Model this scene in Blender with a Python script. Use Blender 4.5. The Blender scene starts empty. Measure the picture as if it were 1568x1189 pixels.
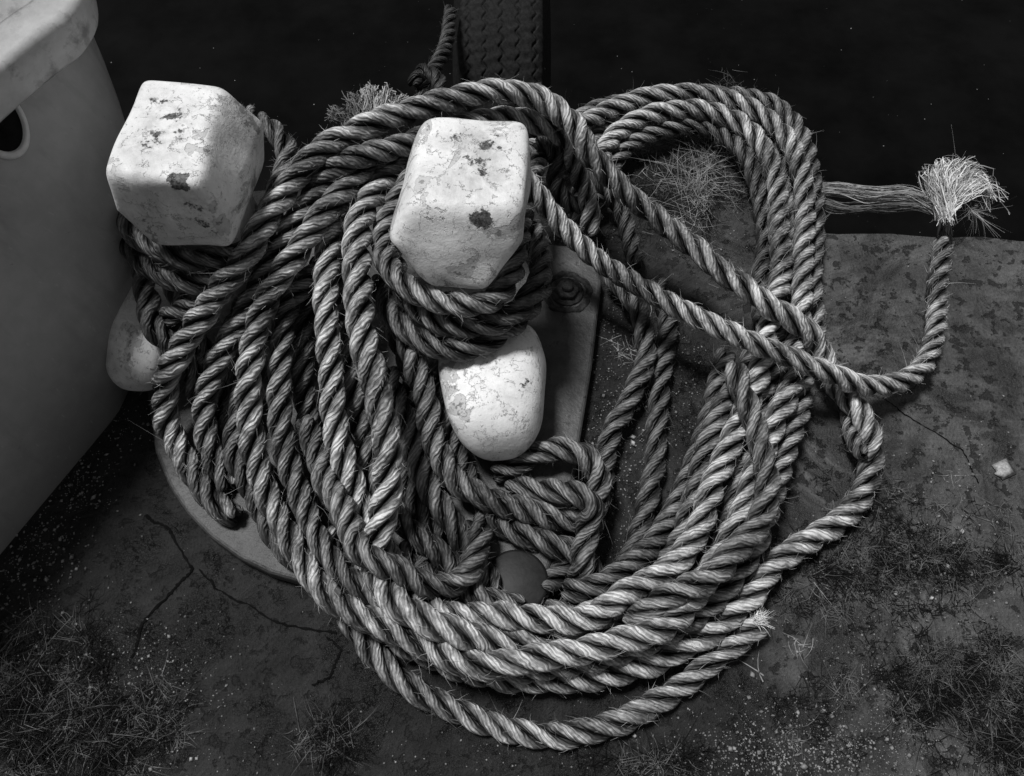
import bpy, math, random
import numpy as np
from mathutils import Vector
random.seed(5); rng=np.random.default_rng(5)
TH=math.radians(28); LENS=28.0; D=1.2; F=LENS/36*1568
CAM=np.array([0,-D*math.sin(TH),D*math.cos(TH)])
UP=np.array([0,math.cos(TH),math.sin(TH)]); FW=np.array([0,math.sin(TH),-math.cos(TH)])
def P(u,v,z):
    """image pixel coordinates -> world point lying at height z (metres)"""
    d=np.array([(u-784)/F,0,0])+UP*(-(v-594.5)/F)+FW
    return CAM+d*((z-CAM[2])/d[2])
def proj(q):
    r=np.asarray(q)-CAM; dz=r@FW; return 784+F*r[...,0]/dz, 594.5-F*(r@UP)/dz
scene=bpy.context.scene
# ---------------------------------------------------------------- materials
class NB:
    def __init__(s,name):
        s.m=bpy.data.materials.new(name); s.m.use_nodes=True; s.t=s.m.node_tree
        s.b=s.t.nodes['Principled BSDF']
    def n(s,ty): return s.t.nodes.new(ty)
    def l(s,a,b): s.t.links.new(a,b)
    def coord(s): return s.n('ShaderNodeTexCoord').outputs['Object']
    def noise(s,vec,scale,detail=4,rough=.6,dist=0,out='Fac'):
        n=s.n('ShaderNodeTexNoise'); n.inputs['Scale'].default_value=scale
        n.inputs['Detail'].default_value=detail; n.inputs['Roughness'].default_value=rough
        n.inputs['Distortion'].default_value=dist
        s.l(vec,n.inputs['Vector']); return n.outputs[out]
    def vor(s,vec,scale,feature='F1'):
        n=s.n('ShaderNodeTexVoronoi'); n.feature=feature; n.inputs['Scale'].default_value=scale
        s.l(vec,n.inputs['Vector']); return n.outputs['Distance']
    def mr(s,v,a,b,c=0.,d=1.):
        n=s.n('ShaderNodeMapRange'); n.inputs[1].default_value=a;n.inputs[2].default_value=b
        n.inputs[3].default_value=c;n.inputs[4].default_value=d
        s.l(v,n.inputs[0]); return n.outputs[0]
    def math(s,op,a,b=None):
        n=s.n('ShaderNodeMath'); n.operation=op
        for i,x in enumerate((a,b)):
            if x is None: continue
            if isinstance(x,(int,float)): n.inputs[i].default_value=x
            else: s.l(x,n.inputs[i])
        return n.outputs[0]
    def mix(s,f,a,b):
        n=s.n('ShaderNodeMix'); n.data_type='FLOAT'
        for i,x in zip((0,2,3),(f,a,b)):
            if isinstance(x,(int,float)): n.inputs[i].default_value=x
            else: s.l(x,n.inputs[i])
        return n.outputs[0]
    def bump(s,h,strength,dist):
        n=s.n('ShaderNodeBump'); n.inputs['Strength'].default_value=strength; n.inputs['Distance'].default_value=dist
        s.l(h,n.inputs['Height']); s.l(n.outputs[0],s.b.inputs['Normal'])
    def col(s,v): s.l(v,s.b.inputs['Base Color'])
    def set(s,rough=.7,spec=.5):
        s.b.inputs['Roughness'].default_value=rough; s.b.inputs['Specular IOR Level'].default_value=spec
def plain(name,c,rough=.8,spec=.3,var=.5,scale=60,bump=.001):
    k=NB(name); co=k.coord(); n=k.noise(co,scale,4,.65)
    k.col(k.mr(n,.3,.7,c*(1-var),c*(1+var))); k.set(rough,spec); k.bump(n,.6,bump); return k.m
_rm={}
def rope_mat(tone):
    key=round(tone,2)
    if key in _rm: return _rm[key]
    k=NB('rope_fibre_%02d'%int(key*100))
    uv=k.n('ShaderNodeUVMap').outputs[0]; sep=k.n('ShaderNodeSeparateXYZ'); k.l(uv,sep.inputs[0])
    U,V=sep.outputs[0],sep.outputs[1]
    co=k.coord()
    wob=k.mr(k.noise(co,60,1),.3,.7,-.4,.4)
    ph=k.math('ADD',k.math('ADD',k.math('MULTIPLY',U,8.),k.math('MULTIPLY',V,-48.)),wob)
    sn=k.math('SINE',k.math('MULTIPLY',ph,2*math.pi))
    yarn=k.mr(sn,-1,1)
    st=k.n('ShaderNodeCombineXYZ'); k.l(k.math('MULTIPLY',ph,3.2),st.inputs[0]); k.l(k.math('MULTIPLY',V,50.),st.inputs[1])
    fib=k.noise(st.outputs[0],1.0,2,.7)
    dn=k.noise(co,7,6,.74)
    dirt=k.mr(dn,.39,.61,.20,1.2)
    blot=k.mr(k.noise(co,50,3,.7),.36,.58,.45,1.08)
    # colour darkens in the lay between strands and pales on the crests, for contrast
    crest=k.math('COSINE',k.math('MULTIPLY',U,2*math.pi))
    crest_tone=k.math('POWER',k.mr(crest,-.15,1.,.0,1.),1.7)
    crest_tone=k.mr(crest_tone,0,1,.07,1.5)
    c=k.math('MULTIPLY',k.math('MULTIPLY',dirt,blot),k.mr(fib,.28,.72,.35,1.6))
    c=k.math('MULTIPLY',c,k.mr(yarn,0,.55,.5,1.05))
    c=k.math('MULTIPLY',c,crest_tone)
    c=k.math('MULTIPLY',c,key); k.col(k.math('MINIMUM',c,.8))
    k.set(.52,.45)
    h=k.math('ADD',yarn,k.math('MULTIPLY',fib,1.1)); k.bump(h,1.0,.0012)
    _rm[key]=k.m; return k.m
def fuzz_mat(tone):
    key='f%.2f'%tone
    if key not in _rm: _rm[key]=plain('stray_fibre',tone,.6,.4,.4,30,.0001)
    return _rm[key]
def spots_mat(name,base,spots,cluster,flakes=.60):
    k=NB(name); co=k.coord()
    n1=k.noise(co,17,6,.62,.4); n2=k.noise(co,75,5,.7); n3=k.noise(co,260,3,.7)
    nm=k.noise(co,48,6,.72)
    wc=k.noise(co,45,5,.7,0,'Color')
    vm=k.n('ShaderNodeVectorMath'); vm.operation='MULTIPLY_ADD'; k.l(wc,vm.inputs[0]); vm.inputs[1].default_value=(.05,)*3
    k.l(co,vm.inputs[2])
    sub=k.n('ShaderNodeVectorMath'); sub.operation='SUBTRACT'; k.l(vm.outputs[0],sub.inputs[0]); sub.inputs[1].default_value=(.025,)*3
    gr=k.noise(co,9,6,.7,.6)
    c=k.mr(n1,.3,.7,base*.88,base*1.08)
    c=k.math('MULTIPLY',c,k.mr(n2,.3,.7,.90,1.06))
    c=k.math('MULTIPLY',c,k.mr(gr,.48,.66,1.,.66))         # broad grime
    pe_=k.mr(n1,flakes-.03,flakes-.018)
    c=k.mix(pe_,c,base*.64)                                # older coat exposed
    c=k.mix(k.mr(k.math('ADD',n1,k.math('MULTIPLY',n2,.3)),.79,.80),c,base*.30)
    c=k.mix(k.mr(n2,.67,.70),c,base*.32)
    vc=k.vor(sub.outputs[0],40,'DISTANCE_TO_EDGE')
    crack=k.math('MULTIPLY',k.mr(vc,.0,.022,1,0),k.mr(nm,.48,.55))
    c=k.mix(k.math('MULTIPLY',crack,.6),c,base*.25)
    c=k.mix(k.mr(n3,.62,.70,0,.6),c,base*.40)
    hole=None; smear=None
    for (pt,r,kind) in spots:
        d=k.n('ShaderNodeVectorMath'); d.operation='DISTANCE'; k.l(co,d.inputs[0]); d.inputs[1].default_value=tuple(pt)
        if kind==0:
            fall=k.mr(d.outputs['Value'],0,r,.26,-.20); f=k.mr(k.math('ADD',nm,fall),.51,.55)
        else:
            fall=k.mr(d.outputs['Value'],0,r,.11,-.15)
            f=k.mr(k.math('ADD',k.math('ADD',k.math('MULTIPLY',nm,.4),k.math('MULTIPLY',n2,.6)),fall),.56,.60)
        g=k.mr(d.outputs['Value'],r*.4,r*1.3,1,0)
        hole=f if hole is None else k.math('MAXIMUM',hole,f)
        smear=g if smear is None else k.math('MAXIMUM',smear,g)
    c=k.mix(k.math('MULTIPLY',k.math('MULTIPLY',smear,k.mr(n2,.42,.60)),.45),c,base*.3)   # soft grime round the chips
    c=k.mix(hole,c,k.mr(n3,.35,.65,.01,.16))
    k.col(c); k.set(.55,.4)
    h=k.math('ADD',k.math('MULTIPLY',k.math('SUBTRACT',1.,pe_),.6),k.math('MULTIPLY',n2,.6))
    h=k.math('SUBTRACT',h,hole)
    h=k.math('SUBTRACT',h,k.math('MULTIPLY',crack,.6))
    h=k.math('ADD',h,k.math('MULTIPLY',n3,.2))
    k.bump(h,.8,.0022)
    return k.m
# ---------------------------------------------------------------- mesh helpers
def make(name,verts,faces,mats,smooth=True,uv=None,mi=None,parent=None):
    verts=np.asarray(verts,dtype=np.float32); 
    me=bpy.data.meshes.new(name)
    faces=np.asarray(faces,dtype=np.int32); k=faces.shape[1]; nf=len(faces)
    me.vertices.add(len(verts)); me.vertices.foreach_set('co',verts.ravel())
    me.loops.add(nf*k); me.loops.foreach_set('vertex_index',faces.ravel())
    me.polygons.add(nf); me.polygons.foreach_set('loop_start',np.arange(nf,dtype=np.int32)*k)
    me.polygons.foreach_set('loop_total',np.full(nf,k,dtype=np.int32))
    for m in mats: me.materials.append(m)
    if mi is not None: me.polygons.foreach_set('material_index',np.asarray(mi,dtype=np.int32))
    if uv is not None:
        l=me.uv_layers.new(name='UVMap'); l.data.foreach_set('uv',np.asarray(uv,dtype=np.float32).ravel())
    me.update(calc_edges=True); me.validate()
    if smooth: me.polygons.foreach_set('use_smooth',np.ones(len(me.polygons),dtype=bool))
    ob=bpy.data.objects.new(name,me); scene.collection.objects.link(ob)
    if parent: ob.parent=parent
    return ob
def pymake(name,verts,faces,mats,smooth=False,parent=None):
    me=bpy.data.meshes.new(name); me.from_pydata([tuple(v) for v in verts],[],faces)
    for m in mats: me.materials.append(m)
    if smooth: me.polygons.foreach_set('use_smooth',np.ones(len(me.polygons),dtype=bool))
    ob=bpy.data.objects.new(name,me); scene.collection.objects.link(ob)
    if parent: ob.parent=parent
    return ob
def empty(name):
    e=bpy.data.objects.new(name,None); scene.collection.objects.link(e); return e
def cage_block(name,rings,mat,n=6,res=22,parent=None,noise=.0015):
    """rounded block: unit cube pushed to a superellipsoid and mapped into a cage of 4-corner rings (top to bottom)"""
    rings=[[np.array(p) for p in r] for r in rings]
    pts=[];faces=[];idx={}
    def vid(p):
        k=tuple(np.round(p,5))
        if k not in idx: idx[k]=len(pts); pts.append(np.array(p,float))
        return idx[k]
    g=np.linspace(-1,1,res+1); g=np.sign(g)*np.abs(g)**.75
    for ax in range(3):
        for s in (-1,1):
            for i in range(res):
                for j in range(res):
                    q=[]
                    for a,b in ((i,j),(i+1,j),(i+1,j+1),(i,j+1)):
                        p=[0,0,0]; p[ax]=s; p[(ax+1)%3]=g[a]; p[(ax+2)%3]=g[b]; q.append(vid(p))
                    faces.append(q if s>0 else q[::-1])
    out=[]
    m=len(rings)-1
    ph=rng.uniform(0,6,9)
    for p in pts:
        p=p/(np.sum(np.abs(p)**n)**(1/n))
        t=(1-p[2])/2*m; i=min(int(t),m-1); f=t-i; f2=f
        a,b=(p[0]+1)/2,(p[1]+1)/2
        def bil(r): return (r[0]*(1-a)+r[1]*a)*b+(r[3]*(1-a)+r[2]*a)*(1-b)
        w=bil(rings[i])*(1-f2)+bil(rings[i+1])*f2
        w=w+noise*np.array([math.sin(w[1]*60+ph[0])*math.cos(w[2]*50+ph[1]),math.sin(w[0]*55+ph[2])*math.cos(w[2]*70+ph[3]),math.sin(w[0]*50+ph[4])*math.cos(w[1]*62+ph[5])])
        out.append(w)
    return make(name,out,faces,[mat],True,parent=parent)
# ---------------------------------------------------------------- setting
def quay_mat():
    k=NB('quay_surface'); co=k.coord()
    a=k.noise(co,3.2,6,.62); b=k.noise(co,26,6,.74); c=k.noise(co,210,3,.7); bl=k.noise(co,6,7,.72,.8); s2=k.noise(co,44,5,.66)
    sx=k.n('ShaderNodeSeparateXYZ'); k.l(co,sx.inputs[0])
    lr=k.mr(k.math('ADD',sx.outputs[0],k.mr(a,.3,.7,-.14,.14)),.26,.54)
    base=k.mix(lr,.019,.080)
    v=k.math('MULTIPLY',base,k.mr(a,.3,.7,.55,1.4)); v=k.math('MULTIPLY',v,k.mr(b,.3,.7,.5,1.5)); v=k.math('MULTIPLY',v,k.mr(c,.3,.7,.7,1.35))
    v=k.mix(k.mr(bl,.49,.57,0,.72),v,k.math('MULTIPLY',base,.20))
    v=k.mix(k.mr(bl,.42,.35,0,.5),v,k.math('MULTIPLY',base,1.9))
    st=k.mr(s2,.56,.60); v=k.mix(k.math('MULTIPLY',st,.8),v,.010)
    v=k.mix(k.mr(c,.69,.74,0,.5),v,.15)
    k.col(v)
    k.l(k.mr(bl,.48,.58,.75,.36),k.b.inputs['Roughness']); k.b.inputs['Specular IOR Level'].default_value=.35
    h=k.math('ADD',k.math('MULTIPLY',b,1.5),k.math('SUBTRACT',k.math('MULTIPLY',c,.4),k.math('MULTIPLY',st,.3)))
    k.bump(h,1.,.008)
    return k.m
QUAY=quay_mat()
def slab(name,outline,z0,z1,mat,bev=.008,parent=None):
    n=len(outline); vs=[(p[0],p[1],z1) for p in outline]+[(p[0],p[1],z0) for p in outline]
    fs=[list(range(n)),list(range(2*n-1,n-1,-1))]+[[i,i+n,(i+1)%n+n,(i+1)%n] for i in range(n)]
    ob=pymake(name,vs,fs,[mat],parent=parent)
    import bmesh
    bm=bmesh.new(); bm.from_mesh(ob.data); bmesh.ops.recalc_face_normals(bm,faces=bm.faces); bm.to_mesh(ob.data); bm.free()
    m=ob.modifiers.new('bevel','BEVEL'); m.width=bev; m.segments=3; m.limit_method='ANGLE'
    return ob
G=lambda u,v:P(u,v,0)[:2]
e=G(1228,354); g0=G(1226,190)
outl=[G(160,310),G(420,290),G(700,265),G(960,190),(g0[0],g0[1]),(g0[0],e[1])]
for i_ in range(1,40):
    x_=e[0]+i_*.03; outl.append((x_,e[1]-.03*i_*.05+rng.normal(0,.0022)))
outl+=[(6,e[1]-.05*5.4),(6,-6),(-4.5,-6),G(-250,1135),G(175,640)]
slab('quay',outl,-1.6,0,QUAY,.005)
k=NB('dark_water'); co=k.coord(); n=k.noise(co,5,3)
k.col(k.mr(n,.3,.7,.002,.005)); k.set(.25,.04); k.bump(k.noise(co,9,2),.25,.01)
W=pymake('water',[(-60,-60,-1.1),(60,-60,-1.1),(60,60,-1.1),(-60,60,-1.1)],[[0,1,2,3]],[k.m])
# joints and cracks in the concrete: thin irregular dark fissure strips lying on the surface
def fissure(pts,w):
    c=crom_([np.append(G(u,v),.0015) for u,v in pts]); n=len(c); c[:,:2]+=np.cumsum(rng.normal(0,.0009,(n,2)),0)*.8
    ww=w*rng.uniform(.3,1.2,n); t=np.gradient(c,axis=0); sd=np.stack([-t[:,1],t[:,0],0*t[:,0]],1); sd/=np.linalg.norm(sd,axis=1)[:,None]
    V=np.stack([c-sd*ww[:,None],c+sd*ww[:,None]],1).reshape(-1,3); i=np.arange(n-1)*2
    return V,np.stack([i,i+1,i+3,i+2],1)
def crom_(pts):
    q=np.array(pts,float); s=np.linspace(0,len(q)-1,len(q)*14); return np.stack([np.interp(s,np.arange(len(q)),q[:,a]) for a in range(3)],1)
Vs=[];Fs=[];o=0
for pts,w_ in (([(225,790),(262,815),(305,872),(275,905),(225,960),(205,1010)],.0022),([(305,872),(340,905),(430,950),(520,965)],.0016),([(500,975),(520,1000),(500,1035),(480,1045)],.0018),([(1350,610),(1380,640),(1470,690),(1490,740)],.0009)):
    V,Fq=fissure(pts,w_); Vs.append(V);Fs.append(Fq+o);o+=len(V)
make('concrete_cracks',np.vstack(Vs),np.vstack(Fs),[plain('crack_dirt',.004,.95,.1)],False)
# base plate
k=NB('cast_iron_plate'); co=k.coord(); a=k.noise(co,14,6,.7,.4); b=k.noise(co,60,5,.7)
v=k.mr(a,.3,.7,.022,.08); v=k.math('MULTIPLY',v,k.mr(b,.3,.7,.6,1.35)); v=k.mix(k.mr(b,.6,.64,0,.7),v,.012); k.col(v); k.set(.5,.4); k.bump(b,.7,.003); PL=k.m
pl=[(235,480),(223,590),(236,690),(258,745),(285,785),(320,822),(365,855),(412,878),(465,893),(520,912),(580,925),(650,934),(720,935),(830,900),(872,790),(889,672),(907,560),(922,430),(903,378),(830,372),(640,300),(330,330)]
base=empty('bollard_base_plate')
slab('plate',[P(u,v,.03)[:2] for u,v in pl],.001,.03,PL,.006,parent=base)
def disc(name,c,r,h,mat,parent,n=24,z0=0):
    vs=[];fs=[]
    prof=[(r,0),(r,h*.7),(r*.9,h),(r*.001,h*1.02)]
    for (rr,hh) in prof:
        for i in range(n):
            a=2*math.pi*i/n; vs.append((c[0]+rr*math.cos(a),c[1]+rr*math.sin(a),z0+hh))
    for j in range(len(prof)-1):
        for i in range(n): fs.append([j*n+i,j*n+(i+1)%n,(j+1)*n+(i+1)%n,(j+1)*n+i])
    return make(name,vs,fs,[mat],True,parent=parent)
RUST=plain('rusted_steel',.035,.85,.3,.85,130,.008)
def bolt(u,v):
    c=P(u,v,.03)
    vs=[];fs=[];n=40
    for rr,hh in ((.040,.0005),(.038,.003),(.031,.003),(.029,.001)):
        for i in range(n):
            a=2*math.pi*i/n; q=rr*(1+.04*math.sin(a*5)+.03*math.sin(a*11+1)); vs.append((c[0]+q*math.cos(a),c[1]+q*math.sin(a),.03+hh))
    for j in range(3):
        for i in range(n): fs.append([j*n+i,j*n+(i+1)%n,(j+1)*n+(i+1)%n,(j+1)*n+i])
    make('bolt_ring',vs,fs,[RUST],True,parent=base)
    disc('washer',c,.026,.003,RUST,base,32,.0305)
    disc('nut',c,.019,.009,RUST,base,6,.0335); disc('stud',c,.009,.014,RUST,base,16,.036)
bolt(868,448)
disc('plug',P(790,893,.03),.042,.010,plain('black_iron',.012,.6,.4,.5,60),base,40,.0305)
# ---------------------------------------------------------------- bollards
zt=.36
spC=[(P(748,222,zt),.036,1),(P(722,248,zt),.038,1),(P(742,262,zt),.024,1),(P(736,338,.345),.020,0),(P(700,215,zt),.024,1),(P(803,590,.14),.018,0),(P(775,525,.155),.014,1)]
zl=.39
spL=[(P(258,180,zl),.038,1),(P(230,212,zl),.036,1),(P(245,155,zl),.024,1),(P(272,200,zl),.026,1),(P(276,280,.385),.020,0),(P(300,318,.35),.030,1),(P(318,345,.32),.028,1)]
MC=spots_mat('weathered_white_paint',.86,spC,0); ML=spots_mat('weathered_white_paint_b',.86,spL,0)
bc=empty('mooring_bollard'); bl=empty('mooring_bollard')
R_=lambda z,*q:[P(u,v,z) for u,v in q]
cage_block('head',[R_(zt,(646,170),(812,174),(806,318),(622,314)),R_(.31,(630,228),(816,246),(799,384),(590,380)),R_(.245,(670,300),(785,310),(748,455),(660,452))],MC,8,28,bc)
cage_block('horn',[R_(.155,(650,510),(824,455),(828,640),(684,655)),R_(.10,(665,530),(838,500),(832,688),(698,698)),R_(.05,(690,575),(830,560),(806,720),(732,724))],MC,3.2,22,bc)
cC=P(712,372,.25)
def post(name,c,h,top,mat,parent):
    q=[(-h,h),(h,h),(h,-h),(-h,-h)]
    r=lambda z,s:[np.array([c[0]+x*s,c[1]+y*s,z]) for x,y in q]
    cage_block(name,[r(top,1),r(top*.5,1.02),r(.0,1.25)],mat,5,16,parent)
post('post',cC,.047,.30,MC,bc)
cage_block('head',[R_(zl,(218,114),(342,126),(302,284),(150,264)),R_(.33,(238,168),(410,188),(342,340),(174,326)),R_(.272,(306,228),(410,246),(356,386),(236,380))],ML,12,30,bl)
cage_block('horn',[R_(.15,(170,400),(262,410),(252,550),(158,540)),R_(.10,(178,430),(290,435),(258,590),(154,588)),R_(.04,(196,480),(290,480),(254,612),(174,614))],ML,3.2,20,bl)
cL=P(318,305,.28); post('post',cL,.045,.33,ML,bl)
# ---------------------------------------------------------------- ropes
c_=lambda s:[tuple(float(x) for x in q.split(',')) for q in s.split()]
R0=.0166
ropes=[
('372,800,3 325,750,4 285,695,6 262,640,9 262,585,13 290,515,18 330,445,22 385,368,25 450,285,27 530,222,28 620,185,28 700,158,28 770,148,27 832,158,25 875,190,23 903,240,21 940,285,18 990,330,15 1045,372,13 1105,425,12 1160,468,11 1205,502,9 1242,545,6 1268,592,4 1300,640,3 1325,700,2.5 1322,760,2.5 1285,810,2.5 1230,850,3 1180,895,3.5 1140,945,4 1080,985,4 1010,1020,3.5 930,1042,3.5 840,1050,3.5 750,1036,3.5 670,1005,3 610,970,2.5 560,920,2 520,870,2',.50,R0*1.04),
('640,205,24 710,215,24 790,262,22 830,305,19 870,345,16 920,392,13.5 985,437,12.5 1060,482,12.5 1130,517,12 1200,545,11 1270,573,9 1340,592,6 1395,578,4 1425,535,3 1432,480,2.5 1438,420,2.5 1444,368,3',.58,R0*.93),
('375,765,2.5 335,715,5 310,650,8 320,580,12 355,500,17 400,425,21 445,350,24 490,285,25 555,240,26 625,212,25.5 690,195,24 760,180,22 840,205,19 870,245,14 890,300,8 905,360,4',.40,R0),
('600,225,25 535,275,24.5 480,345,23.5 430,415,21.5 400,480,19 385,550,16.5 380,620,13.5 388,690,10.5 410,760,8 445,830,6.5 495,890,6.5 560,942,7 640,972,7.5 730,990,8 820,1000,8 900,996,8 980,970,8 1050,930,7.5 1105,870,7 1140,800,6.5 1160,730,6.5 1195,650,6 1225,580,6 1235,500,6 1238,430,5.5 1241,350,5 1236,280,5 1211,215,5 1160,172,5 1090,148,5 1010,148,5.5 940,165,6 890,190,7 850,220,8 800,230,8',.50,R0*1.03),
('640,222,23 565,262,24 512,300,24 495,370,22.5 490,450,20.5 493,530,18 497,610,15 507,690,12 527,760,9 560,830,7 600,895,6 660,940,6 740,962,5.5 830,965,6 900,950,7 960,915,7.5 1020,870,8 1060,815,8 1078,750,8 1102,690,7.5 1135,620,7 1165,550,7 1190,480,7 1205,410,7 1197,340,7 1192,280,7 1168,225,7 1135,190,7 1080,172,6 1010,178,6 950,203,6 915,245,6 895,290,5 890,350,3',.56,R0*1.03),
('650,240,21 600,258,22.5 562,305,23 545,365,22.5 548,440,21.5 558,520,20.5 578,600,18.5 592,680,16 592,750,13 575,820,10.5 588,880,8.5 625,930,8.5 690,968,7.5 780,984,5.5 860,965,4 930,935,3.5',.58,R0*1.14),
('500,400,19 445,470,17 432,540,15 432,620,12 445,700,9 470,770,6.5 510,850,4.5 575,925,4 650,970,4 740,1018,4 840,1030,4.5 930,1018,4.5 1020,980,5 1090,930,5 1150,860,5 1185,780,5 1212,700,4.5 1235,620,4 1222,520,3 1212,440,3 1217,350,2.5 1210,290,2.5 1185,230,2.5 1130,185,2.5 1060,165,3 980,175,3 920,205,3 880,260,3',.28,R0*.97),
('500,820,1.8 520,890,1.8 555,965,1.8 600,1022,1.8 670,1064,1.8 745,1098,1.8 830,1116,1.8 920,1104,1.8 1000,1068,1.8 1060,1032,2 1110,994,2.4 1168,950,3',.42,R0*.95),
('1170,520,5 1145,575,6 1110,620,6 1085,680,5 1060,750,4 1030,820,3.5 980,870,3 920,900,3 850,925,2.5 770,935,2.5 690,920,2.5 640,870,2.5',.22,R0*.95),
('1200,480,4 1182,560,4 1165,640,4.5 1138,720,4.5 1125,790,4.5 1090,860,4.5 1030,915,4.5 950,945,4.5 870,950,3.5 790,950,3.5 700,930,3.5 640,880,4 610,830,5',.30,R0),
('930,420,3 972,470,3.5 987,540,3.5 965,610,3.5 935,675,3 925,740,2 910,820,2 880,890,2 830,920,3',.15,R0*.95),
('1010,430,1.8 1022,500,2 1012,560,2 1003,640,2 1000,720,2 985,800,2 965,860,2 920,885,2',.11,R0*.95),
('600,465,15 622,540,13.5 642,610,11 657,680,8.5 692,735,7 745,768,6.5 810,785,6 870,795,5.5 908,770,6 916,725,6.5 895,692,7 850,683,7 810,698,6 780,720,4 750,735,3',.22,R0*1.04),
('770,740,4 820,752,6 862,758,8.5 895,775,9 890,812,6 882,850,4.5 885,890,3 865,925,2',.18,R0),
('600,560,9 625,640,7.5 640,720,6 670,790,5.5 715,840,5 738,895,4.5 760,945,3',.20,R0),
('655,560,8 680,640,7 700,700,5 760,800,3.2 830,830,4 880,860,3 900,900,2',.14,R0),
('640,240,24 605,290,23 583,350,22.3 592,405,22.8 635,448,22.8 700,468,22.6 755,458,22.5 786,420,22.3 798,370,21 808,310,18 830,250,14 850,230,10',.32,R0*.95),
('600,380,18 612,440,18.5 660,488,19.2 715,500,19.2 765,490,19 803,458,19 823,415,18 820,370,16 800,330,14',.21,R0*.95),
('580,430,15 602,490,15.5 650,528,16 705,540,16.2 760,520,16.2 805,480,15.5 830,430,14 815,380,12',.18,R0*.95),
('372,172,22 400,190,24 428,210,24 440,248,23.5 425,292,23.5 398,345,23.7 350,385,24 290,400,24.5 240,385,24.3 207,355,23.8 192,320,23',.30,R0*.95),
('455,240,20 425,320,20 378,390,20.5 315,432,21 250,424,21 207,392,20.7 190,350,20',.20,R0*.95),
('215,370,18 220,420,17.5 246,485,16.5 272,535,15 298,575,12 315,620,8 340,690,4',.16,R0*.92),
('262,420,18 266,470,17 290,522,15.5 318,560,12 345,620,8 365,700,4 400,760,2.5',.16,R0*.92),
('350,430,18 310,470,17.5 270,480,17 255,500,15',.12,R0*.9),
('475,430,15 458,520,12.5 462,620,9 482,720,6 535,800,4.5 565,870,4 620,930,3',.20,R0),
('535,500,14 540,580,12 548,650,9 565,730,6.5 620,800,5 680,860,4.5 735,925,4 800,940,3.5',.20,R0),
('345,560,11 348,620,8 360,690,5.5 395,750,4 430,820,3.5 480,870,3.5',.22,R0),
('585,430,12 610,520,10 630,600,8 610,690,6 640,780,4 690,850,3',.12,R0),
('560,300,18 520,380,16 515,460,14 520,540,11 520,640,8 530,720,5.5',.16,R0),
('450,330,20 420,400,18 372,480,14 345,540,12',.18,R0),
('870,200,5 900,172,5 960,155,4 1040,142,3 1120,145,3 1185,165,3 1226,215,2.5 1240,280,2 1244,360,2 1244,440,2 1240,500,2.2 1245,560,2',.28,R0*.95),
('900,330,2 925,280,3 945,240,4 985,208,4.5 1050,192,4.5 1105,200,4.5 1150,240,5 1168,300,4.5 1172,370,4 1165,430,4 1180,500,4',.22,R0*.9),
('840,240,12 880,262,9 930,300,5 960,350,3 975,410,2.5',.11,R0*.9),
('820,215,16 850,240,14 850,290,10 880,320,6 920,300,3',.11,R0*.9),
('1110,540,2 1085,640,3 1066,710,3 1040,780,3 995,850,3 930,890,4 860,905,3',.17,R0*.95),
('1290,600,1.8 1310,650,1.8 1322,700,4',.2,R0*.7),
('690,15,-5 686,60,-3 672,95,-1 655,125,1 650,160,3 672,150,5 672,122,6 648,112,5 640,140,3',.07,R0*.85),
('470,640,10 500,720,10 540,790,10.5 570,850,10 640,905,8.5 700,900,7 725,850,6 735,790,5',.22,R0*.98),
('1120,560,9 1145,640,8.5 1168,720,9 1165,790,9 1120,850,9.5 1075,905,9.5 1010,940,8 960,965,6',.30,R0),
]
def crom(pts,step):
    pts=np.asarray(pts,float); n=len(pts)
    ex=np.vstack([2*pts[0]-pts[1],pts,2*pts[-1]-pts[-2]]); out=[]
    for i in range(n-1):
        p0,p1,p2,p3=ex[i:i+4]; m=24 if step>.004 else 8; t=np.linspace(0,1,m,endpoint=False)[:,None]
        out.append(.5*((2*p1)+(-p0+p2)*t+(2*p0-5*p1+4*p2-p3)*t**2+(-p0+3*p1-3*p2+p3)*t**3))
    out=np.vstack(out+[pts[-1:]])
    L=np.concatenate([[0],np.cumsum(np.linalg.norm(np.diff(out,axis=0),axis=1))])
    m=max(4,int(L[-1]/step)); s=np.linspace(0,L[-1],m+1)
    return np.stack([np.interp(s,L,out[:,k]) for k in range(3)],1)
tg=[];rid=[];rad=[];li=[]
for i,(s,tone,r) in enumerate(ropes):
    q=crom([P(u,v,z/100) for u,v,z in c_(s)],.011)
    w=np.cumsum(rng.normal(0,.0021,q.shape),0); w-=np.linspace(0,1,len(q))[:,None]*w[-1]; kk=np.ones(9)/9
    w=np.stack([np.convolve(w[:,a],kk,'same') for a in range(3)],1)*.5; q=q+w
    tg.append(q); rid+= [i]*len(q); rad+=[r]*len(q); li+=list(range(len(q)))
T=np.vstack(tg); p=T.copy(); rid=np.array(rid); rad=np.array(rad); li=np.array(li); N=len(p)
segs=[(np.array([cC[0],cC[1],0]),np.array([cC[0],cC[1],.24]),.047),(np.array([cL[0],cL[1],0]),np.array([cL[0],cL[1],.26]),.045)]
hC=P(755,600,.10); segs.append((np.array([cC[0],cC[1],.10]),hC,.048))
hL=P(208,540,.09); segs.append((np.array([cL[0],cL[1],.09]),hL,.04))
same=(rid[1:]==rid[:-1])
plc=P(600,640,.03)
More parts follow.
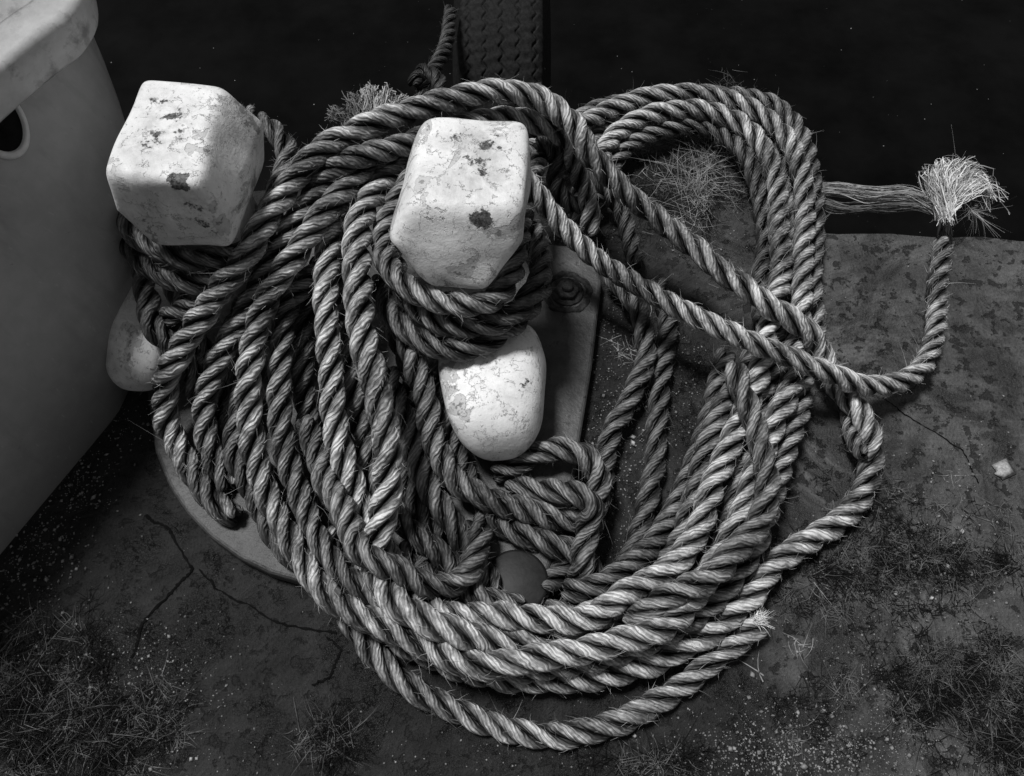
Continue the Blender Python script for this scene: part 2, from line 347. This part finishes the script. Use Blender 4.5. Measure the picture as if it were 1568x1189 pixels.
for it in range(45):
    pf=p.astype(np.float32); sq=(pf**2).sum(1); D2=sq[:,None]+sq[None,:]-2*pf@pf.T
    I,J=np.nonzero(D2<(.036**2)); m=I<J; I,J=I[m],J[m]
    m=~((rid[I]==rid[J])&(np.abs(li[I]-li[J])<9)); I,J=I[m],J[m]
    d=p[I]-p[J]; L=np.linalg.norm(d,axis=1)+1e-6; need=(rad[I]+rad[J])*.97
    ov=np.clip(need-L,0,None); dd=d/L[:,None]*(ov*.32)[:,None]
    mv=np.zeros_like(p); np.add.at(mv,I,dd); np.add.at(mv,J,-dd)
    cnt=np.zeros(N); np.add.at(cnt,I,1.);np.add.at(cnt,J,1.); mv/=np.maximum(cnt,1)[:,None]**.5
    p+=mv; p+=(T-p)*.03
    for a,b,r in segs:
        ab=b-a; t=np.clip(((p-a)@ab)/(ab@ab),0,1); c=a+t[:,None]*ab; d=p-c; L=np.linalg.norm(d,axis=1)+1e-6
        o=np.clip(r+rad-L,0,.02); p+=d/L[:,None]*o[:,None]
    onq=p[:,1]<G(800,170)[1]
    zmin=np.where(onq,rad,-1); onp=(np.hypot(p[:,0]-plc[0],p[:,1]-plc[1])<.30)&(p[:,0]<.08); zmin=np.where(onp,.03+rad,zmin)
    p[:,2]=np.maximum(p[:,2],zmin)
    dv=p-T; lap=np.zeros_like(dv); c2=same[1:]&same[:-1]
    lap[1:-1][c2]=(dv[:-2]+dv[2:]-2*dv[1:-1])[c2]; dv+=.35*lap; p=T+dv
NS=12; STP=.003
def build_rope(name,path,tone,R,parent=None,fuzz=850):
    c=crom(path,STP); n=len(c)
    t=np.gradient(c,axis=0); 
    kk=np.ones(5)/5; t=np.stack([np.convolve(np.pad(t[:,a],2,'edge'),kk,'valid') for a in range(3)],1)
    t/=np.linalg.norm(t,axis=1)[:,None]
    Nn=np.zeros_like(c); v=np.cross(t[0],[0.3,.2,1]); v/=np.linalg.norm(v); Nn[0]=v
    for i in range(1,n):
        v=Nn[i-1]-t[i]*np.dot(Nn[i-1],t[i]); Nn[i]=v/np.linalg.norm(v)
    B=np.cross(t,Nn)
    s=np.arange(n)*STP; pitch=R*2*rng.uniform(2.9,3.6)
    rs=R/2.155; ro=rs*1.20; rs*=1.01
    ang0=2*np.pi*np.cumsum(STP/(pitch*(1+.10*np.sin(s*9+rng.uniform(0,6))+.06*np.sin(s*31))))+rng.uniform(0,6)
    V=[];Fc=[];UVs=[];off=0; starts=[];dirs=[];outs=[]
    b=np.linspace(0,2*np.pi,NS,endpoint=False)
    for kx in range(3):
        a=ang0+kx*2*np.pi/3+.14*np.sin(s*19+rng.uniform(0,6))
        er=np.cos(a)[:,None]*Nn+np.sin(a)[:,None]*B
        rr=rs*(1+.08*np.sin(s*23+kx*2+rng.uniform(0,6))+.04*np.sin(s*71+kx))
        oo=ro*(1+.08*np.sin(s*17+kx*2.1+rng.uniform(0,6)))
        cc=c+er*oo[:,None]
        th=np.gradient(cc,axis=0); th/=np.linalg.norm(th,axis=1)[:,None]
        er2=er-th*(er*th).sum(1)[:,None]; er2/=np.linalg.norm(er2,axis=1)[:,None]; bi=np.cross(th,er2)
        rr=rr*np.clip(np.minimum(np.arange(n),np.arange(n)[::-1])/2.,.05,1)**.5
        ring=cc[:,None,:]+rr[:,None,None]*(np.cos(b)[None,:,None]*er2[:,None,:]+np.sin(b)[None,:,None]*bi[:,None,:])
        V.append(ring.reshape(-1,3))
        i=np.arange(n-1)[:,None]; j=np.arange(NS)[None,:]; j2=(j+1)%NS
        f=np.stack([i*NS+j,i*NS+j2,(i+1)*NS+j2,(i+1)*NS+j],-1).reshape(-1,4)+off
        u0=np.broadcast_to(j/NS,(n-1,NS)); u1=np.broadcast_to((j+1)/NS,(n-1,NS)); v0=np.broadcast_to(s[:-1,None],(n-1,NS)); v1=np.broadcast_to(s[1:,None],(n-1,NS))
        uv=np.stack([np.stack([u0,v0],-1),np.stack([u1,v0],-1),np.stack([u1,v1],-1),np.stack([u0,v1],-1)],2)
        UVs.append(uv.reshape(-1,2)); Fc.append(f); off+=n*NS
        m=int(s[-1]*fuzz/3); ii=rng.integers(2,n-2,m); bb=rng.uniform(-1.4,1.4,m)
        o=np.cos(bb)[:,None]*er2[ii]+np.sin(bb)[:,None]*bi[ii]
        starts.append(cc[ii]+o*(rr[ii]*.95)[:,None]); outs.append(o); dirs.append(th[ii]*rng.choice([-1,1],m)[:,None])
    nF=sum(len(f) for f in Fc)
    st=np.vstack(starts);dr=np.vstack(dirs);ou=np.vstack(outs);m=len(st)
    fv,ff=ribbons(st,dr*.9+ou*rng.uniform(.1,.8,(m,1))+rng.normal(0,.25,(m,3)),rng.uniform(.005,.016,m)*(1+(rng.random(m)<.04)*1.5),.00024,ou*-.2+rng.normal(0,.5,(m,3)),2)
    V.append(fv); Fc.append(ff+off); UVs.append(np.zeros((len(ff)*4,2)))
    mi=np.concatenate([np.zeros(nF),np.ones(len(ff))])
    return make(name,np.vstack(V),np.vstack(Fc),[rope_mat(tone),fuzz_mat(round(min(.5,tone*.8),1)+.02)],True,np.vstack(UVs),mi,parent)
def ribbons(st,dr,ln,w,bend,seg=3):
    """thin curved tapering blades; returns verts,faces"""
    m=len(st); dr=dr/np.linalg.norm(dr,axis=1)[:,None]; w=np.broadcast_to(w,(m,))
    side=np.cross(dr,rng.normal(0,1,(m,3))); side/=np.linalg.norm(side,axis=1)[:,None]
    vs=[]
    for q in range(seg+1):
        t=q/seg; c=st+dr*(ln*t)[:,None]+bend*(ln*t*t*.5)[:,None]
        ww=(w*(1-.75*t))[:,None]; vs+= [c-side*ww,c+side*ww]
    V=np.stack(vs,1); k=2*(seg+1)
    f=[]
    for q in range(seg): f.append(np.array([2*q,2*q+1,2*q+3,2*q+2]))
    f=np.stack(f)[None]+ (np.arange(m)*k)[:,None,None]
    return V.reshape(-1,3),f.reshape(-1,4)
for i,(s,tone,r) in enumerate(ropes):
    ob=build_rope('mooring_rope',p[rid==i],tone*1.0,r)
    if i==1: fray_parent=ob
    if i==7: end_parent=ob
def tuft(name,c0,dirv,spread,n,ln,w,mat,parent,curl=.8,droop=(0,0,-.5),base=.004):
    st=np.array(c0)+rng.normal(0,base,(n,3)); d=np.array(dirv,float)+rng.normal(0,spread,(n,3))
    fv,ff=ribbons(st,d,rng.uniform(ln*.5,ln*1.1,n),w,np.array(droop)+rng.normal(0,curl,(n,3)),7)
    return make(name,fv,ff,[mat],True,parent=parent)
FB=plain('bleached_fibre',.72,.5,.4,.3,40,.0001); FM=plain('dull_fibre',.36,.6,.4,.4,40,.0001); FD=plain('dirty_fibre',.15,.7,.3,.4,60,.0001)
def bundle(name,pts,n,w,sp,mat,parent,flare=0,wb=.55):
    """untwisted fibres following a path"""
    c=crom(pts,.008); m=len(c); V=[];Fq=[];off=0
    for a in range(n):
        o=rng.normal(0,1,3); o/=np.linalg.norm(o); o*=sp*rng.random()**.5; tt=np.linspace(0,1,m)
        fr=(1+flare*tt**2)[:,None]; wob=np.stack([np.interp(tt,np.linspace(0,1,6),rng.normal(0,sp*wb,6)) for _ in range(3)],1)
        q=c+o*fr+wob*fr; e0=int(m*rng.uniform(.7,1)); q=q[:max(4,e0)]
        sd=rng.normal(0,1,3); sd/=np.linalg.norm(sd); k=len(q)
        V.append(np.stack([q-sd*w,q+sd*w],1).reshape(-1,3)); i=np.arange(k-1)*2
        Fq.append(np.stack([i,i+1,i+3,i+2],1)+off); off+=2*k
    return make(name,np.vstack(V),np.vstack(Fq),[mat],True,parent=parent)
bundle('frayed_strands',[P(1238,288,.02),P(1285,290,.03),P(1335,298,.033),P(1395,298,.03),P(1435,318,.035),P(1446,345,.03)],280,.0006,.010,FM,fray_parent,0,.35)
bundle('frayed_strands_lower',[P(1238,300,.01),P(1285,318,.012),P(1340,318,.02),P(1400,318,.025),P(1440,330,.03)],90,.0005,.006,FD,fray_parent)
bundle('whipping',[P(1446,374,.03),P(1447,352,.03),P(1448,336,.035)],160,.0014,.011,plain('black_tape',.006,.6,.2),fray_parent,0,.15)
for kx in range(9):
    a=(-.75+kx*.22)
    u1,v1=1450+56*math.sin(a),322-68*math.cos(a)
    bundle('frayed_tuft',[P(1448,338,.035),P(1448+12*math.sin(a),312,.045),P(1448+36*math.sin(a),322-50*math.cos(a),.055),P(u1+10,v1,.05),P(u1+36,v1+26+8*kx%20,.03)],42,.0007,.0065,FB if kx%3 else FM,fray_parent,1.7,.8)
tuft('loose_wisps',P(1460,295,.05),(.1,.2,.1),.9,90,.038,.0003,FM,fray_parent,1.6)
tuft('loose_wisps_low',P(1488,322,.03),(.4,-.6,.2),.5,70,.035,.0004,FM,fray_parent,1.2)
pe=P(1160,950,.04); tuft('frayed_end',pe,(.5,.1,.3),.35,160,.014,.0005,FB,end_parent)
tf=empty('frayed_rope_end')
for (u,v,dx,dy) in ((528,182,-.7,.25),(548,172,-.3,.7),(565,166,.0,.9),(585,166,.35,.8),(600,172,.7,.5)):
    bundle('tuft',[P(u+15*(-dx),v+18,.22),P(u,v,.225),P(u+16*dx,v-18*dy,.23),P(u+34*dx,v-34*dy,.22)],170,.0007,.0085,FM if dx>-.1 else FD,tf,.4,.5)
# ---------------------------------------------------------------- tyre fender
RB=plain('tyre_rubber',.014,.75,.12,.6,120,.002)
ty=empty('tyre_fender'); tc=P(768,-40,-.05); 
Rt=.36; wd=.098; nx=110; na=1100
xs=np.linspace(-1,1,nx)
A,X=np.meshgrid(np.linspace(0,2*np.pi,na,endpoint=False),xs,indexing='ij')
rad_=Rt-.03*np.abs(X)**6-.05*np.clip(np.abs(X)-.9,0,1)*5
w1=np.sin(A*Rt/.030*2*np.pi); g=np.zeros_like(A)
for x0 in (-.72,-.36,0,.36,.72):
    g=np.maximum(g,np.clip(1-(np.abs(X*wd-(x0*wd+w1*.0045))/.0026)**4,0,1))
wear_=.5+.5*np.sin(A*7+X*3)*np.cos(A*3.3-X*5)
rad_=rad_-.005*g*(.45+.55*wear_)+.0012*np.sin(A*90+X*20)*np.cos(X*25)
cy,cz=tc[1],tc[2]-Rt+.02
v=np.stack([tc[0]+X*wd+.0*A,cy+rad_*np.sin(A),cz+rad_*np.cos(A)],-1)
i=np.arange(na)[:,None]; j=np.arange(nx-1)[None,:]; i2=(i+1)%na
f=np.stack([i*nx+j,i*nx+j+1,i2*nx+j+1,i2*nx+j],-1).reshape(-1,4)
make('tread',v.reshape(-1,3),f,[RB],True,parent=ty)
na2=128;pr=[(1,Rt-.055),(1.12,Rt-.10),(1.1,Rt-.15),(.8,Rt-.17)]
for sgn in (-1,1):
    vs=[];fs=[]
    for (x,r) in pr:
        for q in range(na2):
            a=2*math.pi*q/na2; vs.append((tc[0]+sgn*x*wd,cy+r*math.sin(a),cz+r*math.cos(a)))
    for jj in range(3):
        for q in range(na2): fs.append([jj*na2+q,jj*na2+(q+1)%na2,(jj+1)*na2+(q+1)%na2,(jj+1)*na2+q])
    make('sidewall',vs,fs,[RB],True,parent=ty)
# ---------------------------------------------------------------- boat
k=NB('boat_gelcoat'); co=k.coord(); a=k.noise(co,3,4,.55); b=k.noise(co,40,3,.6)
mp=k.n('ShaderNodeMapping'); mp.inputs['Scale'].default_value=(34,34,3); mp.inputs['Rotation'].default_value=(.3,.2,0); k.l(co,mp.inputs[0]); st=k.noise(mp.outputs[0],1,4,.6)
sz=k.n('ShaderNodeSeparateXYZ'); k.l(co,sz.inputs[0])
v=k.mr(a,.3,.7,.34,.50); v=k.math('MULTIPLY',v,k.mr(b,.35,.65,.93,1.05)); v=k.mix(k.mr(st,.56,.74,0,.35),v,.20)
v=k.mix(k.mr(k.math('ADD',sz.outputs[2],k.mr(a,.3,.7,-.06,.06)),.22,-.04,0,.6),v,.10)
sp=k.noise(co,55,3,.8); v=k.mix(k.mr(sp,.69,.74,0,.5),v,.12)
sc=k.n('ShaderNodeMapping'); sc.inputs['Scale'].default_value=(6,260,60); sc.inputs['Rotation'].default_value=(.9,.4,.6); k.l(co,sc.inputs[0]); scr=k.noise(sc.outputs[0],1,2,.5)
v=k.mix(k.mr(scr,.68,.74,0,.3),v,.6)
k.col(v); k.set(.40,.45); k.bump(b,.2,.001); HU=k.m
k=NB('boat_rail_paint'); co=k.coord(); a=k.noise(co,14,5,.65); b=k.noise(co,24,5,.7)
v=k.mr(a,.3,.7,.42,.72); v=k.mix(k.mr(b,.53,.66,0,.75),v,.2); k.col(v); k.set(.6,.3); k.bump(b,.5,.002); RA=k.m
boat=empty('boat')
top=[(-940,870),(-540,530),(-290,330),(-110,180),(-15,100),(45,52),(84,24),(100,-20),(75,-90),(0,-160),(-300,-260)]
bot=[(-700,1690),(-400,1330),(-200,1090),(-60,922),(60,778),(150,670),(192,612),(205,540),(180,450),(60,330),(-300,150)]
def densify(pts,z,n=60): 
    q=np.array([P(u,v,z) for u,v in pts]); 
    c=crom(q,.02); s=np.linspace(0,len(c)-1,n); return np.stack([np.interp(s,np.arange(len(c)),c[:,a]) for a in range(3)],1)
Tq=densify(top,.45);Bq=densify(bot,0.)
nr=24;rows=[]
for r in range(nr+1):
    t=r/nr; q=Tq*(1-t)+Bq*t; q=q.copy(); q[:,0]+=.050*math.sin(math.pi*t)**1.0; q[:,1]+=.01*math.sin(math.pi*t); rows.append(q)
for zz,o in ((-.3,-.03),(-.7,-.10),(-1.2,-.2)):
    q=Bq.copy(); q[:,2]=zz; q[:,0]+=o; rows.append(q)
rows=np.array(rows); nr_,nc=rows.shape[:2]
fs=[]
for r in range(nr_-1):
    for c in range(nc-1):
        fs.append([r*nc+c,(r+1)*nc+c,(r+1)*nc+c+1,r*nc+c+1])
make('hull',rows.reshape(-1,3),fs,[HU],True,parent=boat)
front=rows[:20,:40]; pu,pv=proj(front); r_,c_i=divmod(int(np.argmin((pu+2)**2+(pv-188)**2)),40); r_=max(r_,1); c_i=max(c_i,1)
hp=rows[r_,c_i]; tx=rows[r_,c_i+1]-rows[r_,c_i-1]; tx/=np.linalg.norm(tx); tz=rows[r_-1,c_i]-rows[r_+1,c_i]; tz/=np.linalg.norm(tz); nn=np.cross(tx,tz); nn/=np.linalg.norm(nn)
if nn[0]<0: nn=-nn
vs=[];fs=[];n=40
prof=[(1.22,.001),(1.20,.006),(1.10,.008),(1.0,.007),(.96,.002)]
for (sc_,h) in prof:
    for i in range(n):
        a=2*math.pi*i/n; vs.append(hp+tx*math.cos(a)*.026*sc_+tz*math.sin(a)*.036*sc_+nn*h)
for j in range(len(prof)-1):
    for i in range(n): fs.append([j*n+i,j*n+(i+1)%n,(j+1)*n+(i+1)%n,(j+1)*n+i])
make('fairlead_rim',vs,fs,[plain('fairlead_paint',.7,.5,.4,.15,60)],True,parent=boat)
vs=[hp+tx*math.cos(2*math.pi*i/n)*.0255+tz*math.sin(2*math.pi*i/n)*.035+nn*.003 for i in range(n)]
pymake('fairlead_hole',vs,[list(range(n))],[plain('dark_opening',.01,.9,.1)],parent=boat)
rt=densify(top,.47,160); cap=[]
tn=np.gradient(rt,axis=0); tn/=np.linalg.norm(tn,axis=1)[:,None]; sd=np.cross(tn,[0,0,1.]); sd/=np.linalg.norm(sd,axis=1)[:,None]
pr=[(.010,-.048),(.020,-.038),(.024,.002),(.016,.012),(-.018,.016),(-.024,.034),(-.038,.036),(-.044,.026),(-.044,-.03)]
for x,z in pr: cap.append(rt+sd*x+np.array([0,0,z]))
cap=np.array(cap); m,nc=cap.shape[:2]
fs=[[a*nc+c,a*nc+c+1,((a+1)%m)*nc+c+1,((a+1)%m)*nc+c] for a in range(m) for c in range(nc-1)]
make('rail',cap.reshape(-1,3),fs,[RA],True,parent=boat)
dk=[tuple(q+np.array([-.0,0,-.05])) for q in rt]
pymake('deck',dk,[list(range(len(dk)))],[HU],parent=boat)
# ---------------------------------------------------------------- grit, moss, grass
def chips(name,clusters,mat):
    oc=np.array([[1,0,0],[-1,0,0],[0,1,0],[0,-1,0],[0,0,1],[0,0,-1]],float)
    of=np.array([[0,2,4],[2,1,4],[1,3,4],[3,0,4],[2,0,5],[1,2,5],[3,1,5],[0,3,5]])
    V=[];Fq=[];o=0
    for (u,v,su,sv,n,s) in clusters:
        for _ in range(n):
            q=P(rng.normal(u,su),rng.normal(v,sv),0)
            sc=s*rng.lognormal(0,.5)*np.array([rng.uniform(.6,1.6),rng.uniform(.6,1.3),rng.uniform(.4,.9)])
            a=rng.uniform(0,6.3); ca,sa=math.cos(a),math.sin(a)
            w=oc*sc+rng.normal(0,s*.12,(6,3)); w=np.stack([w[:,0]*ca-w[:,1]*sa,w[:,0]*sa+w[:,1]*ca,w[:,2]],1)
            V.append(w+np.array([q[0],q[1],sc[2]*.5])); Fq.append(of+o); o+=6
    return make(name,np.vstack(V),np.vstack(Fq),[mat],False)
GR=plain('pale_grit',.20,.8,.3,.9,90,.0005)
chips('gravel',[(950,700,40,110,900,.0009),(1040,600,50,90,500,.0009),(930,500,20,60,220,.001),(120,740,30,25,260,.0010),(60,830,40,40,300,.0011),(20,900,40,40,160,.0011),(190,1060,90,60,900,.0007),(100,1080,110,60,600,.0008),
 (1250,1150,120,40,1100,.0009),(1330,1100,130,60,700,.0008),(1400,870,110,60,800,.0008),(800,1160,350,20,220,.0008),(1480,740,60,60,160,.0009),(784,594,500,400,1000,.0007),(1100,330,70,40,220,.0008),(1430,1020,100,80,500,.0008),(1150,1160,60,20,300,.0009),(180,650,30,30,130,.001),(1250,1155,60,15,120,.0013)],GR)
chips('pebble',[(1535,722,4,4,2,.005),(1440,905,10,10,2,.0032),(305,1155,10,6,2,.003),(1470,820,10,10,2,.003),(960,675,10,10,3,.003)],plain('pale_stone',.4,.8,.3,.5,200))
def grass(name,clusters,mat):
    V=[];Fq=[];o=0
    for (u,v,su,sv,n,ln,w,lift) in clusters:
        nc_=max(1,n//35); cu=rng.normal(u,su,nc_); cv=rng.normal(v,sv,nc_); pick=rng.integers(0,nc_,n)
        st=np.array([P(cu[q]+rng.normal(0,10),cv[q]+rng.normal(0,9),0) for q in pick])
        st[:,2]=0
        a=rng.uniform(0,6.3,n); d=np.stack([np.cos(a),np.sin(a),rng.uniform(.15,1,n)*lift],1)
        fv,ff=ribbons(st,d,rng.uniform(.4,1.2,n)*ln,w,rng.normal(0,.8,(n,3))*np.array([1,1,.4])+np.array([0,0,-.35]),4)
        fv[:,2]=np.maximum(fv[:,2],.0006)
        V.append(fv);Fq.append(ff+o);o+=len(fv)
    return make(name,np.vstack(V),np.vstack(Fq),[mat],True)
MO=plain('dark_moss',.11,.8,.2,.8,50,.0001); MD=plain('black_moss',.009,.9,.1,.5,50,.0001); DG=plain('dry_grass',.26,.7,.3,.7,60,.0001)
gp=[(60,1080,70,60,3000,.024,.0006,.9),(160,1120,60,35,1700,.024,.0006,.9),(505,1140,22,18,450,.024,.0006,1.),(1390,860,85,45,3400,.017,.0006,.9),(1480,1050,60,38,2800,.022,.0006,.9),(1250,910,40,25,450,.018,.0005,.9),(1020,1170,50,12,400,.026,.0006,.9),(1290,1080,40,30,260,.02,.0005,.9),(1540,1150,30,30,900,.022,.0006,.9),
 (1062,270,60,40,1300,.022,.0005,.9)]
gr=grass('grass_patch',gp,MD); grass('grass_patch',[(a,b,c,d,int(e_*.5),f_*1.15,g_*.85,h_) for a,b,c,d,e_,f_,g_,h_ in gp],MO)
dg=[(1062,285,8,8,150,.070,.0005,1.2),(1110,240,25,18,160,.055,.0005,1.2),(1150,210,20,20,90,.06,.0005,2.),(1175,330,15,30,60,.05,.0005,2.)]
for _ in range(9): dg.append((rng.uniform(985,1150),rng.uniform(225,335),3,3,34,rng.uniform(.035,.065),.0005,rng.uniform(.5,1.2)))
grass('dry_grass_tuft',dg,DG)
grass('fallen_straw',[(1160,1040,10,10,2,.06,.0009,.05),(940,520,30,60,40,.03,.0005,.2),(1460,700,60,80,12,.02,.0004,.1),(1250,880,10,10,6,.05,.0005,.3),(1150,1010,30,20,14,.03,.0005,.2)],DG)
ob=chips('floating_debris',[(1150,100,60,20,8,.003),(1380,60,200,60,12,.002)],GR); ob.location.z=-1.09
# ---------------------------------------------------------------- light, camera
w=bpy.data.worlds.new('World'); scene.world=w; w.use_nodes=True; nt=w.node_tree
sky=nt.nodes.new('ShaderNodeTexSky'); sky.sky_type='NISHITA'; sky.sun_disc=False
EL=math.radians(70); AZ=math.radians(-58)   # azimuth from +Y towards +X
sky.sun_elevation=EL; sky.sun_rotation=AZ
bw=nt.nodes.new('ShaderNodeRGBToBW'); nt.links.new(sky.outputs[0],bw.inputs[0])
bg=nt.nodes['Background']; nt.links.new(bw.outputs[0],bg.inputs[0]); bg.inputs[1].default_value=.06
sd=bpy.data.lights.new('sun','SUN'); sd.energy=3.3; sd.angle=math.radians(12); sd.color=(1,1,1)
so=bpy.data.objects.new('sun',sd); scene.collection.objects.link(so)
dv=Vector((math.sin(AZ)*math.cos(EL),math.cos(AZ)*math.cos(EL),math.sin(EL))); so.rotation_euler=dv.to_track_quat('Z','Y').to_euler()
cd=bpy.data.cameras.new('camera'); cd.lens=LENS; cd.sensor_width=36; cd.clip_start=.01; cd.clip_end=500
cam=bpy.data.objects.new('camera',cd); scene.collection.objects.link(cam); cam.location=CAM; cam.rotation_euler=(TH,0,0)
scene.camera=cam
scene.view_settings.view_transform='Standard'; scene.view_settings.look='None'; scene.view_settings.exposure=0
